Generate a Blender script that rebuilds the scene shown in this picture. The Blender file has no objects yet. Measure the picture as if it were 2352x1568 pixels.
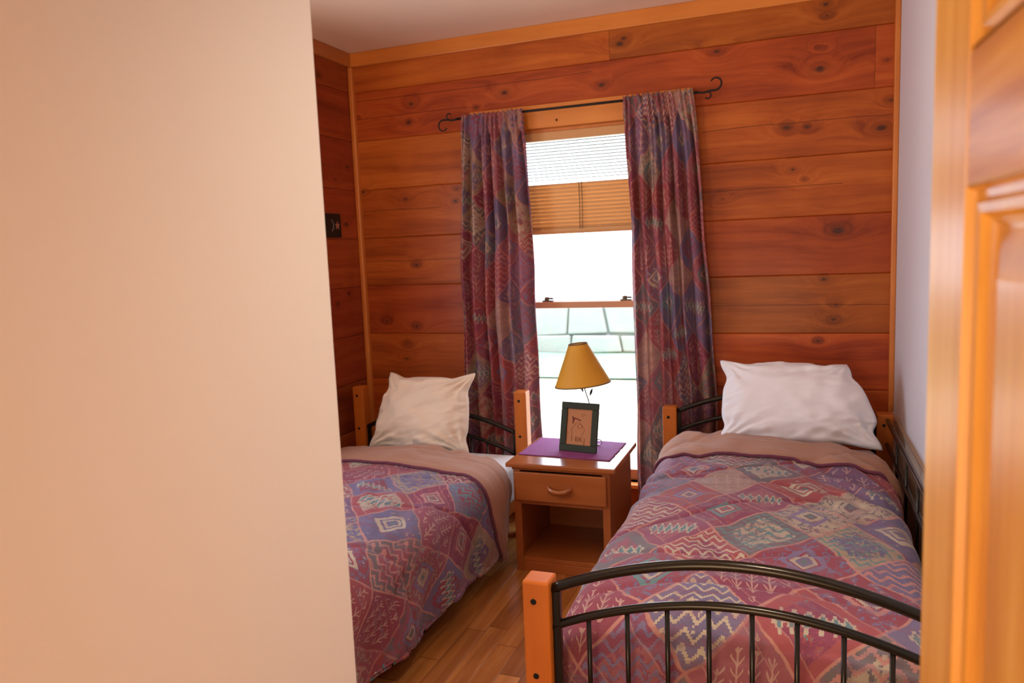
import bpy, bmesh, math, random
from mathutils import Vector, Matrix, noise
random.seed(7)
scn = bpy.context.scene
COL = scn.collection
PI = math.pi

# ------------------------------------------------------------------ camera, world, sun, lights, exposure
CAMH = 1.5
yaw, pitch, roll = math.radians(20.883), math.radians(6.749), math.radians(-2.3323)
fv = Vector((-math.sin(yaw) * math.cos(pitch), math.cos(yaw) * math.cos(pitch), -math.sin(pitch)))
rv = Vector((math.cos(yaw), math.sin(yaw), 0)); uv_ = rv.cross(fv)
c_, s_ = math.cos(roll), math.sin(roll)
r2 = c_ * rv + s_ * uv_; u2 = -s_ * rv + c_ * uv_
cam_data = bpy.data.cameras.new('camera'); cam = bpy.data.objects.new('camera', cam_data); COL.objects.link(cam)
M = Matrix((r2, u2, -fv)).transposed().to_4x4(); M.translation = Vector((0, 0, CAMH)); cam.matrix_world = M
cam_data.sensor_width = 36; cam_data.lens = 1728.9 / 2352 * 36; cam_data.clip_start = 0.02
cam_data.dof.use_dof = True; cam_data.dof.focus_distance = 2.1; cam_data.dof.aperture_fstop = 5.0
scn.camera = cam

world = bpy.data.worlds.new('world'); scn.world = world; world.use_nodes = True
wb = world.node_tree.nodes['Background']; wb.inputs[0].default_value = (0.74, 0.85, 1.0, 1); wb.inputs[1].default_value = 7.2

def light(name, kind, loc, rot, energy, color, **kw):
    d = bpy.data.lights.new(name, kind); o = bpy.data.objects.new(name, d); COL.objects.link(o)
    o.location = loc; o.rotation_euler = rot; d.energy = energy; d.color = color
    for k, v in kw.items(): setattr(d, k, v)
    return o
light('sun', 'SUN', (5, 8, 8), (math.radians(38), 0, math.radians(25)), 6.0, (1.0, 0.97, 0.9), angle=0.02)
light('hall_fill', 'AREA', (-0.65, -2.3, 0.95), (math.radians(112), 0, math.radians(-6)), 84, (1.0, 0.76, 0.50), shape='RECTANGLE', size=1.6, size_y=1.8)  # added area lamp stands in for warm daylight from the windowless hall
light('ceiling_fill', 'AREA', (-1.45, 1.25, 1.65), (math.radians(158), 0, 0), 15, (1.0, 0.74, 0.46), shape='DISK', size=0.4)  # added fill without a fixture, brightens the ceiling from behind the entry wall
light('fill_lamp_spot', 'SPOT', (-0.02, 1.12, 2.64), (0, 0, 0), 78, (1.0, 0.84, 0.66), spot_size=math.radians(96), spot_blend=1.0, shadow_soft_size=0.07)  # added spot, brightens the entry wall and the foot of the bed

for nm, loc, rot, sx, sy in (('window_portal', (-1.0875, 4.10, 1.19), (math.radians(-90), 0, 0), 1.0, 1.9), ('added_window_portal', (-2.60, 2.05, 1.5), (0, math.radians(-90), 0), 1.3, 1.3)):
    o = light(nm, 'AREA', loc, rot, 1, (1, 1, 1), shape='RECTANGLE', size=sx, size_y=sy); o.data.cycles.is_portal = True

scn.view_settings.view_transform = 'Standard'; scn.view_settings.look = 'None'
scn.view_settings.exposure = 0.22; scn.view_settings.gamma = 1.0; scn.view_settings.use_curve_mapping = False

# ------------------------------------------------------------------ node expression helper
class Tree:
    def __init__(s, name):
        s.m = bpy.data.materials.new(name); s.m.use_nodes = True; s.nt = s.m.node_tree
        s.bsdf = s.nt.nodes['Principled BSDF']; s.out = s.nt.nodes['Material Output']
    def n(s, t, **kw):
        nd = s.nt.nodes.new(t)
        for k, v in kw.items(): setattr(nd, k, v)
        return nd
    def put(s, sock, v):
        if isinstance(v, E): s.nt.links.new(v.s, sock)
        elif isinstance(v, tuple) and len(v) == 3 and sock.type == 'RGBA': sock.default_value = (*v, 1)
        else: sock.default_value = v
    def math(s, op, a, b=0.0, c=None):
        nd = s.n('ShaderNodeMath', operation=op); s.put(nd.inputs[0], a); s.put(nd.inputs[1], b)
        if c is not None: s.put(nd.inputs[2], c)
        return E(s, nd.outputs[0])
    def comb(s, x, y, z=0.0):
        nd = s.n('ShaderNodeCombineXYZ')
        for i, v in enumerate((x, y, z)): s.put(nd.inputs[i], v)
        return E(s, nd.outputs[0])
    def sep(s, v):
        nd = s.n('ShaderNodeSeparateXYZ'); s.put(nd.inputs[0], v); return [E(s, o) for o in nd.outputs]
    def coord(s, w='Object'):
        return E(s, s.n('ShaderNodeTexCoord').outputs[w])
    def noise(s, v, scale=5, detail=2, rough=0.5, dist=0.0):
        nd = s.n('ShaderNodeTexNoise'); s.put(nd.inputs['Vector'], v); nd.inputs['Scale'].default_value = scale
        nd.inputs['Detail'].default_value = detail; nd.inputs['Roughness'].default_value = rough; nd.inputs['Distortion'].default_value = dist
        return E(s, nd.outputs['Fac'])
    def white(s, v):
        nd = s.n('ShaderNodeTexWhiteNoise'); s.put(nd.inputs['Vector'], v); return E(s, nd.outputs['Value']), E(s, nd.outputs['Color'])
    def ramp(s, f, stops, interp='LINEAR'):
        nd = s.n('ShaderNodeValToRGB'); cr = nd.color_ramp; cr.interpolation = interp
        while len(cr.elements) < len(stops): cr.elements.new(0.5)
        for e, (p, c) in zip(cr.elements, stops): e.position = p; e.color = (*c, 1) if len(c) == 3 else c
        s.put(nd.inputs[0], f); return E(s, nd.outputs[0])
    def mix(s, f, a, b, mode='MIX'):
        nd = s.n('ShaderNodeMix', data_type='RGBA', blend_type=mode); s.put(nd.inputs[0], f)
        s.put(nd.inputs[6], a); s.put(nd.inputs[7], b); return E(s, nd.outputs[2])
    def vmath(s, op, a, b=(0, 0, 0), out=0):
        nd = s.n('ShaderNodeVectorMath', operation=op); s.put(nd.inputs[0], a); s.put(nd.inputs[1], b); return E(s, nd.outputs[out])
    def dist(s, a, b): return s.vmath('DISTANCE', a, b, 1)
    def step(s, v, a, b):   # smoothstep a..b
        nd = s.n('ShaderNodeMapRange', interpolation_type='SMOOTHSTEP'); s.put(nd.inputs[0], v)
        nd.inputs[1].default_value = a; nd.inputs[2].default_value = b; nd.inputs[3].default_value = 0; nd.inputs[4].default_value = 1
        return E(s, nd.outputs[0])
    def attr(s, name):
        nd = s.n('ShaderNodeAttribute', attribute_name=name); return E(s, nd.outputs['Color'])
    def bump(s, h, strength=0.3, distance=0.01):
        nd = s.n('ShaderNodeBump'); nd.inputs['Strength'].default_value = strength; nd.inputs['Distance'].default_value = distance
        s.put(nd.inputs['Height'], h); s.nt.links.new(nd.outputs[0], s.bsdf.inputs['Normal'])
    def set(s, **kw):
        for k, v in kw.items(): s.put(s.bsdf.inputs[k.replace('_', ' ')], v)
        return s.m
class E:
    def __init__(s, t, sock): s.t = t; s.s = sock
    def __add__(a, b): return a.t.math('ADD', a, b)
    __radd__ = __add__
    def __mul__(a, b): return a.t.math('MULTIPLY', a, b)
    __rmul__ = __mul__
    def __sub__(a, b): return a.t.math('SUBTRACT', a, b)
    def __rsub__(a, b): return a.t.math('SUBTRACT', b, a)
    def __truediv__(a, b): return a.t.math('DIVIDE', a, b)
    def lt(a, b): return a.t.math('LESS_THAN', a, b)
    def gt(a, b): return a.t.math('GREATER_THAN', a, b)
    def abs(a): return a.t.math('ABSOLUTE', a)
    def floor(a): return a.t.math('FLOOR', a)
    def fract(a): return a.t.math('FRACT', a)
    def sin(a): return a.t.math('SINE', a)
    def min(a, b): return a.t.math('MINIMUM', a, b)
    def max(a, b): return a.t.math('MAXIMUM', a, b)
    def exp(a): return a.t.math('EXPONENT', a)

def flat(name, col, rough=0.5, metal=0.0, **kw):
    t = Tree(name); return t.set(Base_Color=col, Roughness=rough, Metallic=metal, **kw)

def wood(name, dark, mid, lite, axis=0, scale=1.0, rough=0.35, coat=0.0, knots=(), kscale=(1, 1, 1), board=False, streak=1.0, spec=0.5, cracks=()):
    """knots: list of (x,y,z,size) in object space; grain runs along axis"""
    t = Tree(name); co = t.coord(); st = [14.0, 14.0, 14.0]; st[axis] = 0.9
    if board:
        bc = t.attr('board'); b3 = t.vmath('SCALE', bc, (0, 0, 0)); b3.s.node.inputs['Scale'].default_value = 30.0
        cg = t.vmath('ADD', co, b3)
    else: cg = co
    v = t.vmath('MULTIPLY', cg, tuple(x * scale for x in st))
    kmask = None; kh = None
    if knots:
        wob = t.noise(co, 30, 2) * 0.012
        cs = t.vmath('MULTIPLY', co, kscale)
        for kx, ky, kz, sz in knots:
            d = (t.dist(cs, (kx * kscale[0], ky * kscale[1], kz * kscale[2])) + wob) * (1.0 / sz)
            kmask = d if kmask is None else kmask.min(d)
        kh = (kmask * -0.45).exp()
        v = t.vmath('ADD', v, t.comb(kh * 1.5, kh * 1.5, kh * 3.0))
    g = t.noise(v, 1.0, 5, 0.62, 0.6); g2 = t.noise(v, 5.0, 3, 0.6); big = t.noise(cg, 2.2, 3, 0.5)
    f = (g - 0.5) * 1.3 * streak + (g2 - 0.5) * 0.35 * streak + (big - 0.5) * 0.7 + 0.5
    col = t.ramp(f, [(0.12, dark), (0.5, mid), (0.9, lite)])
    if board:
        hs = t.n('ShaderNodeHueSaturation'); sx, sy, sz_ = t.sep(bc)
        t.put(hs.inputs['Hue'], sx * 0.016 + 0.492); t.put(hs.inputs['Value'], sy * 0.36 + 0.80); t.put(hs.inputs['Color'], col)
        col = E(t, hs.outputs[0])
    if knots:
        halo = 1.0 - t.step(kmask, 0.9, 3.2); core = 1.0 - t.step(kmask, 0.55, 1.35)
        col = t.mix(halo * 0.38, col, tuple(c * 0.38 for c in dark)); col = t.mix(core * 0.85, col, (0.045, 0.016, 0.012))
    for cx0, cx1, cz, amp in cracks:
        X_, Y_, Z_ = t.sep(co); wv = (t.noise(t.comb(X_ * 1.3, 0.0, cz), 1.0, 3) - 0.5) * amp
        ln = (Z_ - cz + wv).abs().lt(0.0016) * X_.gt(cx0) * X_.lt(cx1); col = t.mix(ln * 0.8, col, tuple(c * 0.35 for c in dark))
    t.bump(g2, 0.12, 0.002)
    return t.set(Base_Color=col, Roughness=rough, Coat_Weight=coat, Coat_Roughness=0.18, Specular_IOR_Level=spec)

# ------------------------------------------------------------------ materials
YW = 3.94
KN = [(-1.49, 2.36, .018), (-2.06, 2.36, .016), (-2.08, 2.26, .018), (-.95, 2.34, .017), (-1.66, 2.30, .012), (-.374, 2.433, .017), (.095, 2.295, .022), (.09, 2.39, .010), (.11, 2.388, .010),
      (-.85, 2.53, .02), (-.83, 2.555, .014), (.125, 2.53, .012), (.12, 2.58, .015), (.38, 2.30, .010), (-.05, 2.04, .018), (.04, 2.035, .014), (.36, 2.0, .020), (-2.41, 2.32, .010),
      (-2.13, 1.83, .012), (-1.80, 1.87, .013), (-1.81, 1.80, .015), (-2.08, 1.45, .014), (-2.30, 1.12, .014), (-2.10, 1.09, .016), (-2.17, .985, .011), (-2.18, .895, .011), (-2.41, 1.89, .012),
      (.18, 1.54, .026), (-.02, 1.84, .013), (.03, 1.79, .010), (.12, 1.31, .015), (.175, 1.185, .012), (.165, 1.115, .014), (.095, 1.01, .013), (.40, 2.12, .012), (-.35, 1.72, .008)]
MW = wood('varnished_knotty_pine', (0.19, 0.028, 0.006), (0.41, 0.083, 0.011), (0.58, 0.150, 0.022), 0, 1.0, 0.5, 0.06,
          [(x, YW, z, s) for x, z, s in KN], (0.75, 0.0, 1.25), True, 0.9, spec=0.25, cracks=[(-.40, .432, 1.187, .03), (-.45, .432, 2.06, .05), (-2.42, -1.7, 2.31, .04), (-2.42, -1.75, 1.475, .05), (-2.42, -1.9, 1.77, .05), (-.45, .2, 1.76, .03), (-2.42, -1.0, 2.41, .03)])
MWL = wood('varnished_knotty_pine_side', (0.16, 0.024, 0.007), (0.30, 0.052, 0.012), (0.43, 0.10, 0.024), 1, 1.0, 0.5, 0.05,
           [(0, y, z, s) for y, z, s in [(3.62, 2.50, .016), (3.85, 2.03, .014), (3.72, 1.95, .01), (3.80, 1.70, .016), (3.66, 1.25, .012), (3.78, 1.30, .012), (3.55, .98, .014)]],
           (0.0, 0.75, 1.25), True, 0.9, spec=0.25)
M_TRIM = wood('honey_trim_wood', (0.50, 0.14, 0.018), (0.67, 0.215, 0.030), (0.80, 0.31, 0.05), 0, 0.8, 0.45, 0.1, streak=0.6)
M_TRIMV = wood('honey_trim_wood_upright', (0.46, 0.125, 0.018), (0.60, 0.18, 0.028), (0.72, 0.26, 0.045), 2, 0.8, 0.45, 0.1, streak=0.6)
M_POST = wood('bed_post_wood', (0.42, 0.10, 0.011), (0.55, 0.145, 0.017), (0.66, 0.20, 0.026), 2, 0.8, 0.42, 0.0, streak=0.5, spec=0.3)
M_STAND = wood('cherry_nightstand_wood', (0.29, 0.072, 0.015), (0.38, 0.104, 0.022), (0.47, 0.145, 0.034), 0, 1.2, 0.26, 0.4, streak=0.5)
M_STANDV = wood('cherry_nightstand_wood_upright', (0.27, 0.066, 0.014), (0.36, 0.098, 0.021), (0.45, 0.138, 0.032), 2, 1.2, 0.36, 0.2, streak=0.5)
M_DOOR = wood('pine_door_wood_upright', (0.50, 0.17, 0.018), (0.70, 0.33, 0.048), (0.86, 0.52, 0.125), 2, 0.9, 0.36, 0.15, streak=1.1, spec=0.4)
M_DOORH = wood('pine_door_wood_level', (0.46, 0.15, 0.018), (0.69, 0.31, 0.048), (0.86, 0.50, 0.12), 1, 1.1, 0.36, 0.15, streak=1.5, spec=0.4)

def mat_floor():
    t = Tree('oak_strip_floor'); x, y, z = t.sep(t.coord())
    w = 0.083; bi = (x / w).floor(); r0, _ = t.white(t.comb(bi, 3.0, 0.0)); yy = y / 0.9 + r0 * 7.0; bj = yy.floor()
    h, hc = t.white(t.comb(bi, bj, 1.0))
    off = t.comb(h * 20.0, h * 31.0, 0.0)
    v = t.vmath('ADD', t.comb(x * 16.0, y * 1.1, 0.0), off); g = t.noise(v, 1.0, 5, 0.6, 0.8); big = t.noise(t.coord(), 3, 2)
    f = (g - 0.5) * 1.2 + (h - 0.5) * 0.55 + (big - 0.5) * 0.3 + 0.5
    col = t.ramp(f, [(0.1, (0.24, 0.075, 0.018)), (0.5, (0.46, 0.175, 0.042)), (0.9, (0.66, 0.29, 0.085))])
    fx = ((x / w).fract() - 0.5).abs(); fy = (yy.fract() - 0.5).abs()
    gap = t.step(fx, 0.478, 0.497).max(t.step(fy, 0.4965, 0.4995))
    col = t.mix(gap * 0.7, col, (0.07, 0.02, 0.008))
    t.bump(g * 0.2 - gap * 1.0, 0.25, 0.002)
    return t.set(Base_Color=col, Roughness=0.26, Coat_Weight=0.35, Coat_Roughness=0.15)
M_FLOOR = mat_floor()

def paint(name, col, rough=0.75):
    t = Tree(name); co = t.coord(); t.bump(t.noise(co, 90, 3, 0.6), 0.10, 0.003); return t.set(Base_Color=col, Roughness=rough)
M_CREAM = paint('cream_wall_paint', (0.78, 0.71, 0.64))
M_WHITE = paint('white_wall_paint', (0.76, 0.75, 0.82))
M_CEIL = paint('ceiling_paint', (0.84, 0.64, 0.49), 0.85)

def mat_kilim(name, trans=0.0, a=0.27, b=0.33, dark=1.0, rot=0.0):
    t = Tree(name); uvn = t.coord('UV'); u, v, _ = t.sep(uvn)
    wv = t.noise(uvn, 3.0, 2); wv2 = t.noise(t.vmath('ADD', uvn, (7.3, 2.1, 0)), 3.0, 2)
    fz = t.noise(uvn, 60, 2)
    u = u + (wv - 0.5) * 0.13 + (fz - 0.5) * 0.006; v = v + (wv2 - 0.5) * 0.13 + (fz - 0.5) * 0.006
    P = u * (1 / a) + v * (1 / b); Q = u * (1 / a) - v * (1 / b)
    ip = P.floor(); iq = Q.floor(); fp = P.fract() - 0.5; fq = Q.fract() - 0.5
    edge = 0.5 - fp.abs().max(fq.abs())
    h, hc = t.white(t.comb(ip, iq, 4.0)); h1, h2, h3 = t.sep(hc)
    q = 30.0
    lx = (((fp + fq) * q).floor() + 0.5) * (1 / q); ly = (((fp - fq) * q).floor() + 0.5) * (1 / q)
    ax = lx.abs(); ay = ly.abs(); d = ax + ay
    pal = [(0.0, (0.230, 0.034, 0.062)), (0.16, (0.115, 0.100, 0.205)), (0.37, (0.260, 0.060, 0.095)), (0.50, (0.380, 0.310, 0.240)),
           (0.63, (0.200, 0.030, 0.085)), (0.74, (0.300, 0.048, 0.048)), (0.88, (0.300, 0.095, 0.120))]
    base = t.ramp(h, pal, 'CONSTANT')
    alt = t.ramp(h1, [(0.0, (0.140, 0.115, 0.225)), (0.25, (0.31, 0.24, 0.175)), (0.42, (0.13, 0.11, 0.13)), (0.56, (0.30, 0.055, 0.070)), (0.82, (0.22, 0.045, 0.10))], 'CONSTANT')
    acc = t.ramp(h3, [(0.0, (0.45, 0.38, 0.29)), (0.3, (0.10, 0.20, 0.21)), (0.5, (0.42, 0.19, 0.18)), (0.75, (0.17, 0.14, 0.27))], 'CONSTANT')
    # mottled second colour, blocky like woven kilim
    blk = t.noise(t.comb(lx * 3.0 + h * 9.0, ly * 3.0 + h1 * 9.0, h2 * 5.0), 2.2, 3, 0.7)
    col = t.mix(t.step(blk, 0.52, 0.57), base, alt)
    col = t.mix(t.step(blk, 0.63, 0.66), col, acc)
    # corner triangles of some cells
    col = t.mix(d.gt(0.66) * h2.gt(0.45), col, alt)
    # motif A : medallion
    mA = h2.lt(0.33)
    col = t.mix(mA * d.lt(0.47) * d.gt(0.36), col, acc)
    col = t.mix(mA * d.lt(0.27), col, (0.40, 0.34, 0.27)); col = t.mix(mA * d.lt(0.19), col, alt); col = t.mix(mA * d.lt(0.08), col, (0.08, 0.17, 0.18))
    # motif B : pale fir trees
    mB = h2.gt(0.33) * h2.lt(0.60); fx = ((u * 22.0).fract() - 0.5).abs()
    br = ((v * 34.0 - fx * 2.2).fract() - 0.5).abs()
    tree = fx.lt(0.055).max(br.lt(0.13) * fx.lt(0.36)) * edge.gt(0.09) * ((v * 7.0).fract()).lt(0.86)
    col = t.mix(mB, col, t.mix(0.35, base, (0.21, 0.035, 0.075)))
    col = t.mix(mB * tree * 0.8, col, (0.47, 0.30, 0.25))
    # motif C : row of serrated teal/cream diamonds
    mC = h2.gt(0.60) * h2.lt(0.82)
    dd = ((lx * 5.0).fract() - 0.5).abs() * 0.8 + (ly * 1.6).abs()
    col = t.mix(mC * dd.lt(0.42) * ax.lt(0.62), col, (0.42, 0.36, 0.29)); col = t.mix(mC * dd.lt(0.26) * ax.lt(0.6), col, (0.09, 0.19, 0.22))
    # motif D : zigzag bands
    mD = h2.gt(0.82); zz = ((ly * 4.5 + ((lx * 3.0).fract() - 0.5).abs() * 1.6).fract())
    col = t.mix(mD * zz.lt(0.32), col, acc)
    # lattice lines
    lw = t.step(t.noise(uvn, 5.0, 2), 0.36, 0.5)
    col = t.mix((1.0 - t.step(edge, 0.012, 0.026)) * (lw * 0.5 + 0.4), col, (0.47, 0.215, 0.175))
    bl1 = t.noise(t.vmath('MULTIPLY', uvn, (9.0, 22.0, 1.0)), 1.0, 4, 0.65)
    col = t.mix(t.step(bl1, 0.47, 0.62) * 0.34, col, (0.235, 0.045, 0.075))
    bl2 = t.noise(t.vmath('MULTIPLY', t.vmath('ADD', uvn, (3.0, 5.0, 0)), (7.0, 16.0, 1.0)), 1.0, 4, 0.65)
    col = t.mix(t.step(bl2, 0.54, 0.64) * 0.38, col, (0.16, 0.13, 0.20))
    ln2 = ((fp.abs() - 0.32).abs()).lt(0.010) * h1.gt(0.55)
    col = t.mix(ln2 * 0.5, col, (0.45, 0.22, 0.19))
    # threads and fading
    th = t.noise(t.comb(u * 60.0, v * 900.0, 0.0), 1.0, 1); col = t.mix((th - 0.35) * 0.35, col, (0.42, 0.30, 0.28))
    if dark != 1.0: col = t.mix(1.0, col, (dark * 1.08, dark * 0.90, dark * 0.86), 'MULTIPLY')
    t.bump(t.noise(uvn, 420, 2), 0.15, 0.001)
    t.set(Base_Color=col, Roughness=0.78, Sheen_Weight=0.10, Sheen_Roughness=0.4)
    if trans:
        tr = t.n('ShaderNodeBsdfTranslucent'); t.put(tr.inputs[0], t.mix(0.35, col, (0.9, 0.85, 0.8)))
        mx = t.n('ShaderNodeMixShader'); mx.inputs[0].default_value = trans
        t.nt.links.new(t.bsdf.outputs[0], mx.inputs[1]); t.nt.links.new(tr.outputs[0], mx.inputs[2]); t.nt.links.new(mx.outputs[0], t.out.inputs[0])
    return t.m
M_KILIM = mat_kilim('kilim_print_comforter')
M_CURT = mat_kilim('kilim_print_curtain', 0.30, 0.19, 0.27, 1.25)

def cloth(name, col, bs=250, rough=0.85, sheen=0.2):
    t = Tree(name); co = t.coord(); n1 = t.noise(co, bs, 2); n2 = t.noise(co, 6, 3)
    t.bump(n1, 0.12, 0.001); return t.set(Base_Color=t.mix(n2 * 0.25, col, tuple(c * 0.82 for c in col)), Roughness=rough, Sheen_Weight=sheen)
M_BAND = cloth('tan_reverse_cloth', (0.40, 0.19, 0.115))
M_PILLOW = cloth('white_pillowcase_cotton', (0.84, 0.83, 0.88))
M_PILLOWC = cloth('cream_pillowcase_cotton', (0.82, 0.66, 0.50))
M_SHEET = cloth('white_sheet_cotton', (0.82, 0.82, 0.84))
M_BLACK = flat('dark_bronze_tube_metal', (0.030, 0.025, 0.020), 0.24, 0.75)
M_IRON = flat('black_wrought_iron', (0.022, 0.018, 0.016), 0.5, 0.6)
M_SCREW = flat('black_screw', (0.02, 0.02, 0.02), 0.4, 0.8)
M_FRAME = flat('dark_green_frame_paint', (0.034, 0.042, 0.026), 0.65, Specular_IOR_Level=0.25)
M_PAPER = cloth('tan_paper', (0.50, 0.215, 0.095), 60, 0.9, 0)
M_INK = flat('brown_ink', (0.22, 0.07, 0.028), 0.9)
M_INKD = flat('dark_red_ink', (0.17, 0.028, 0.022), 0.9)
M_CHROME = flat('polished_chrome', (0.75, 0.77, 0.82), 0.08, 1.0)
M_BLIND = flat('tan_pleated_blind', (0.62, 0.33, 0.13), 0.6)
M_CORD = flat('brown_blind_cord', (0.22, 0.12, 0.05), 0.8)
M_PLATE = flat('black_wall_plate', (0.008, 0.008, 0.007), 0.45)
M_STAR = flat('copper_star', (0.42, 0.15, 0.09), 0.5, 0.0)
M_SASH = wood('window_sash_wood', (0.40, 0.16, 0.07), (0.55, 0.26, 0.13), (0.62, 0.32, 0.17), 0, 1, 0.4, 0.2, streak=0.4)
def mat_shade():
    t = Tree('mustard_paper_lampshade'); co = t.coord(); n = t.noise(co, 40, 4); col = t.mix(n * 0.5, (0.76, 0.44, 0.055), (0.66, 0.36, 0.04))
    t.bump(n, 0.1, 0.002); t.set(Base_Color=col, Roughness=0.6)
    tr = t.n('ShaderNodeBsdfTranslucent'); tr.inputs[0].default_value = (0.95, 0.62, 0.12, 1); mx = t.n('ShaderNodeMixShader'); mx.inputs[0].default_value = 0.38
    t.nt.links.new(t.bsdf.outputs[0], mx.inputs[1]); t.nt.links.new(tr.outputs[0], mx.inputs[2]); t.nt.links.new(mx.outputs[0], t.out.inputs[0]); return t.m
M_SHADE = mat_shade()
def mat_mat():
    t = Tree('purple_woven_placemat'); x, y, z = t.sep(t.coord()); r = (y * 900.0).sin(); n = t.noise(t.comb(x * 40.0, y * 400.0, 0.0), 1, 2)
    col = t.mix(n, (0.17, 0.030, 0.15), (0.34, 0.075, 0.25)); t.bump(r * 0.5 + n, 0.4, 0.002); return t.set(Base_Color=col, Roughness=0.85)
M_MAT = mat_mat()
def mat_glass():
    t = Tree('window_glass'); tb = t.n('ShaderNodeBsdfTransparent'); tb.inputs[0].default_value = (0.97, 0.98, 0.98, 1); gl = t.n('ShaderNodeBsdfGlossy'); gl.inputs['Roughness'].default_value = 0.02
    mx = t.n('ShaderNodeMixShader'); mx.inputs[0].default_value = 0.05
    t.nt.links.new(tb.outputs[0], mx.inputs[1]); t.nt.links.new(gl.outputs[0], mx.inputs[2]); t.nt.links.new(mx.outputs[0], t.out.inputs[0]); return t.m
M_GLASS = mat_glass()
def mat_noise(name, c1, c2, scale, rough=0.9):
    t = Tree(name); n = t.noise(t.coord(), scale, 4, 0.6); t.bump(n, 0.4, 0.02); return t.set(Base_Color=t.mix(n, c1, c2), Roughness=rough)
M_STONE = mat_noise('pale_field_stone', (0.15, 0.155, 0.14), (0.22, 0.22, 0.19), 3)
M_MORTAR = mat_noise('stone_joint', (0.11, 0.12, 0.11), (0.14, 0.14, 0.13), 5)
M_GRASS = mat_noise('lawn_grass', (0.10, 0.26, 0.15), (0.20, 0.40, 0.24), 12)
M_GRAVEL = mat_noise('pale_gravel', (0.62, 0.53, 0.40), (0.74, 0.65, 0.50), 30)
M_SHRUB = mat_noise('shrub_leaves', (0.06, 0.22, 0.12), (0.20, 0.40, 0.26), 20)
M_DULLW = paint('outside_wall', (0.5, 0.45, 0.4))

# ------------------------------------------------------------------ mesh helpers
def tag(o, label=None, cat=None, group=None, kind=None):
    if label: o['label'] = label
    if cat: o['category'] = cat
    if group: o['group'] = group
    if kind: o['kind'] = kind
    return o
def empty(name, loc, label, cat, rz=0, group=None):
    o = bpy.data.objects.new(name, None); o.empty_display_size = 0.1; COL.objects.link(o); o.location = loc; o.rotation_euler = (0, 0, rz); return tag(o, label, cat, group)
def obj(name, bm, mat, parent=None, smooth=False, world=False, bevel=0):
    """link bm as one mesh; world=True: bm is in world coordinates while parent is an Empty at its own place"""
    me = bpy.data.meshes.new(name)
    if world and parent is not None:
        bpy.context.view_layer.update(); bm.transform(parent.matrix_world.inverted())
    bmesh.ops.recalc_face_normals(bm, faces=bm.faces) if smooth != 'open' else None
    bm.to_mesh(me); bm.free()
    mats = mat if isinstance(mat, (list, tuple)) else [mat]
    for m in mats: me.materials.append(m)
    if smooth:
        for p in me.polygons: p.use_smooth = True
    o = bpy.data.objects.new(name, me); COL.objects.link(o)
    if parent is not None: o.parent = parent
    if bevel:
        b = o.modifiers.new('bevel', 'BEVEL'); b.width = bevel; b.segments = 2; b.limit_method = 'ANGLE'; b.angle_limit = math.radians(40)
        for p in me.polygons: p.use_smooth = False
    return o
def struct(name, bm, mat, parent=None, bevel=0, smooth=False):
    o = obj(name, bm, mat, parent, smooth, bevel=bevel)
    if parent is None: o['kind'] = 'structure'
    return o
def box(bm, x0, x1, y0, y1, z0, z1, mi=0):
    vs = [bm.verts.new((x, y, z)) for z in (z0, z1) for y in (y0, y1) for x in (x0, x1)]
    out = []
    for f in ((0, 2, 3, 1), (4, 5, 7, 6), (0, 1, 5, 4), (2, 6, 7, 3), (0, 4, 6, 2), (1, 3, 7, 5)):
        fc = bm.faces.new([vs[i] for i in f]); fc.material_index = mi; out.append(fc)
    return out
def BX(*a):
    bm = bmesh.new(); box(bm, *a); return bm
def tube(bm, pts, r, seg=10, cap=True, radii=None):
    pts = [Vector(p) for p in pts]; rings = []; n = len(pts)
    t0 = (pts[1] - pts[0]).normalized(); ref = Vector((0, 0, 1)) if abs(t0.z) < 0.9 else Vector((1, 0, 0)); nrm = t0.cross(ref).normalized()
    for i, p in enumerate(pts):
        t = (pts[min(i + 1, n - 1)] - pts[max(i - 1, 0)]).normalized()
        nrm = (nrm - t * nrm.dot(t)).normalized(); b = t.cross(nrm); rr = radii[i] if radii else r
        rings.append([bm.verts.new(p + (nrm * math.cos(2 * PI * k / seg) + b * math.sin(2 * PI * k / seg)) * rr) for k in range(seg)])
    for a, b in zip(rings, rings[1:]):
        for k in range(seg): bm.faces.new((a[k], a[(k + 1) % seg], b[(k + 1) % seg], b[k]))
    if cap: bm.faces.new(rings[0][::-1]); bm.faces.new(rings[-1])
def T(pts, r, seg=10, radii=None):
    bm = bmesh.new(); tube(bm, pts, r, seg, radii=radii); return bm
def lathe(bm, prof, seg=32, c=(0, 0, 0), close=False):
    rings = []
    for r, z in prof: rings.append([bm.verts.new((c[0] + r * math.cos(2 * PI * k / seg), c[1] + r * math.sin(2 * PI * k / seg), c[2] + z)) for k in range(seg)])
    pr = list(zip(rings, rings[1:])) + ([(rings[-1], rings[0])] if close else [])
    for a, b in pr:
        for k in range(seg): bm.faces.new((a[k], a[(k + 1) % seg], b[(k + 1) % seg], b[k]))
def grid(bm, nu, nv, fn, uvfn=None, loop=False):
    vs = [[bm.verts.new(fn(i / (nu - 1), j / (nv - 1))) for j in range(nv)] for i in range(nu)]
    ul = bm.loops.layers.uv.verify()
    for i in range(nu - 1):
        for j in range(nv - 1):
            f = bm.faces.new((vs[i][j], vs[i + 1][j], vs[i + 1][j + 1], vs[i][j + 1])); f.smooth = True
            if uvfn:
                for l, (a, b) in zip(f.loops, ((i, j), (i + 1, j), (i + 1, j + 1), (i, j + 1))): l[ul].uv = uvfn(a / (nu - 1), b / (nv - 1))
    return vs
def N(x, y, z=0.0): return noise.noise(Vector((x, y, z)))
def arcpts(fn, n): return [fn(i / (n - 1)) for i in range(n)]

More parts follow.
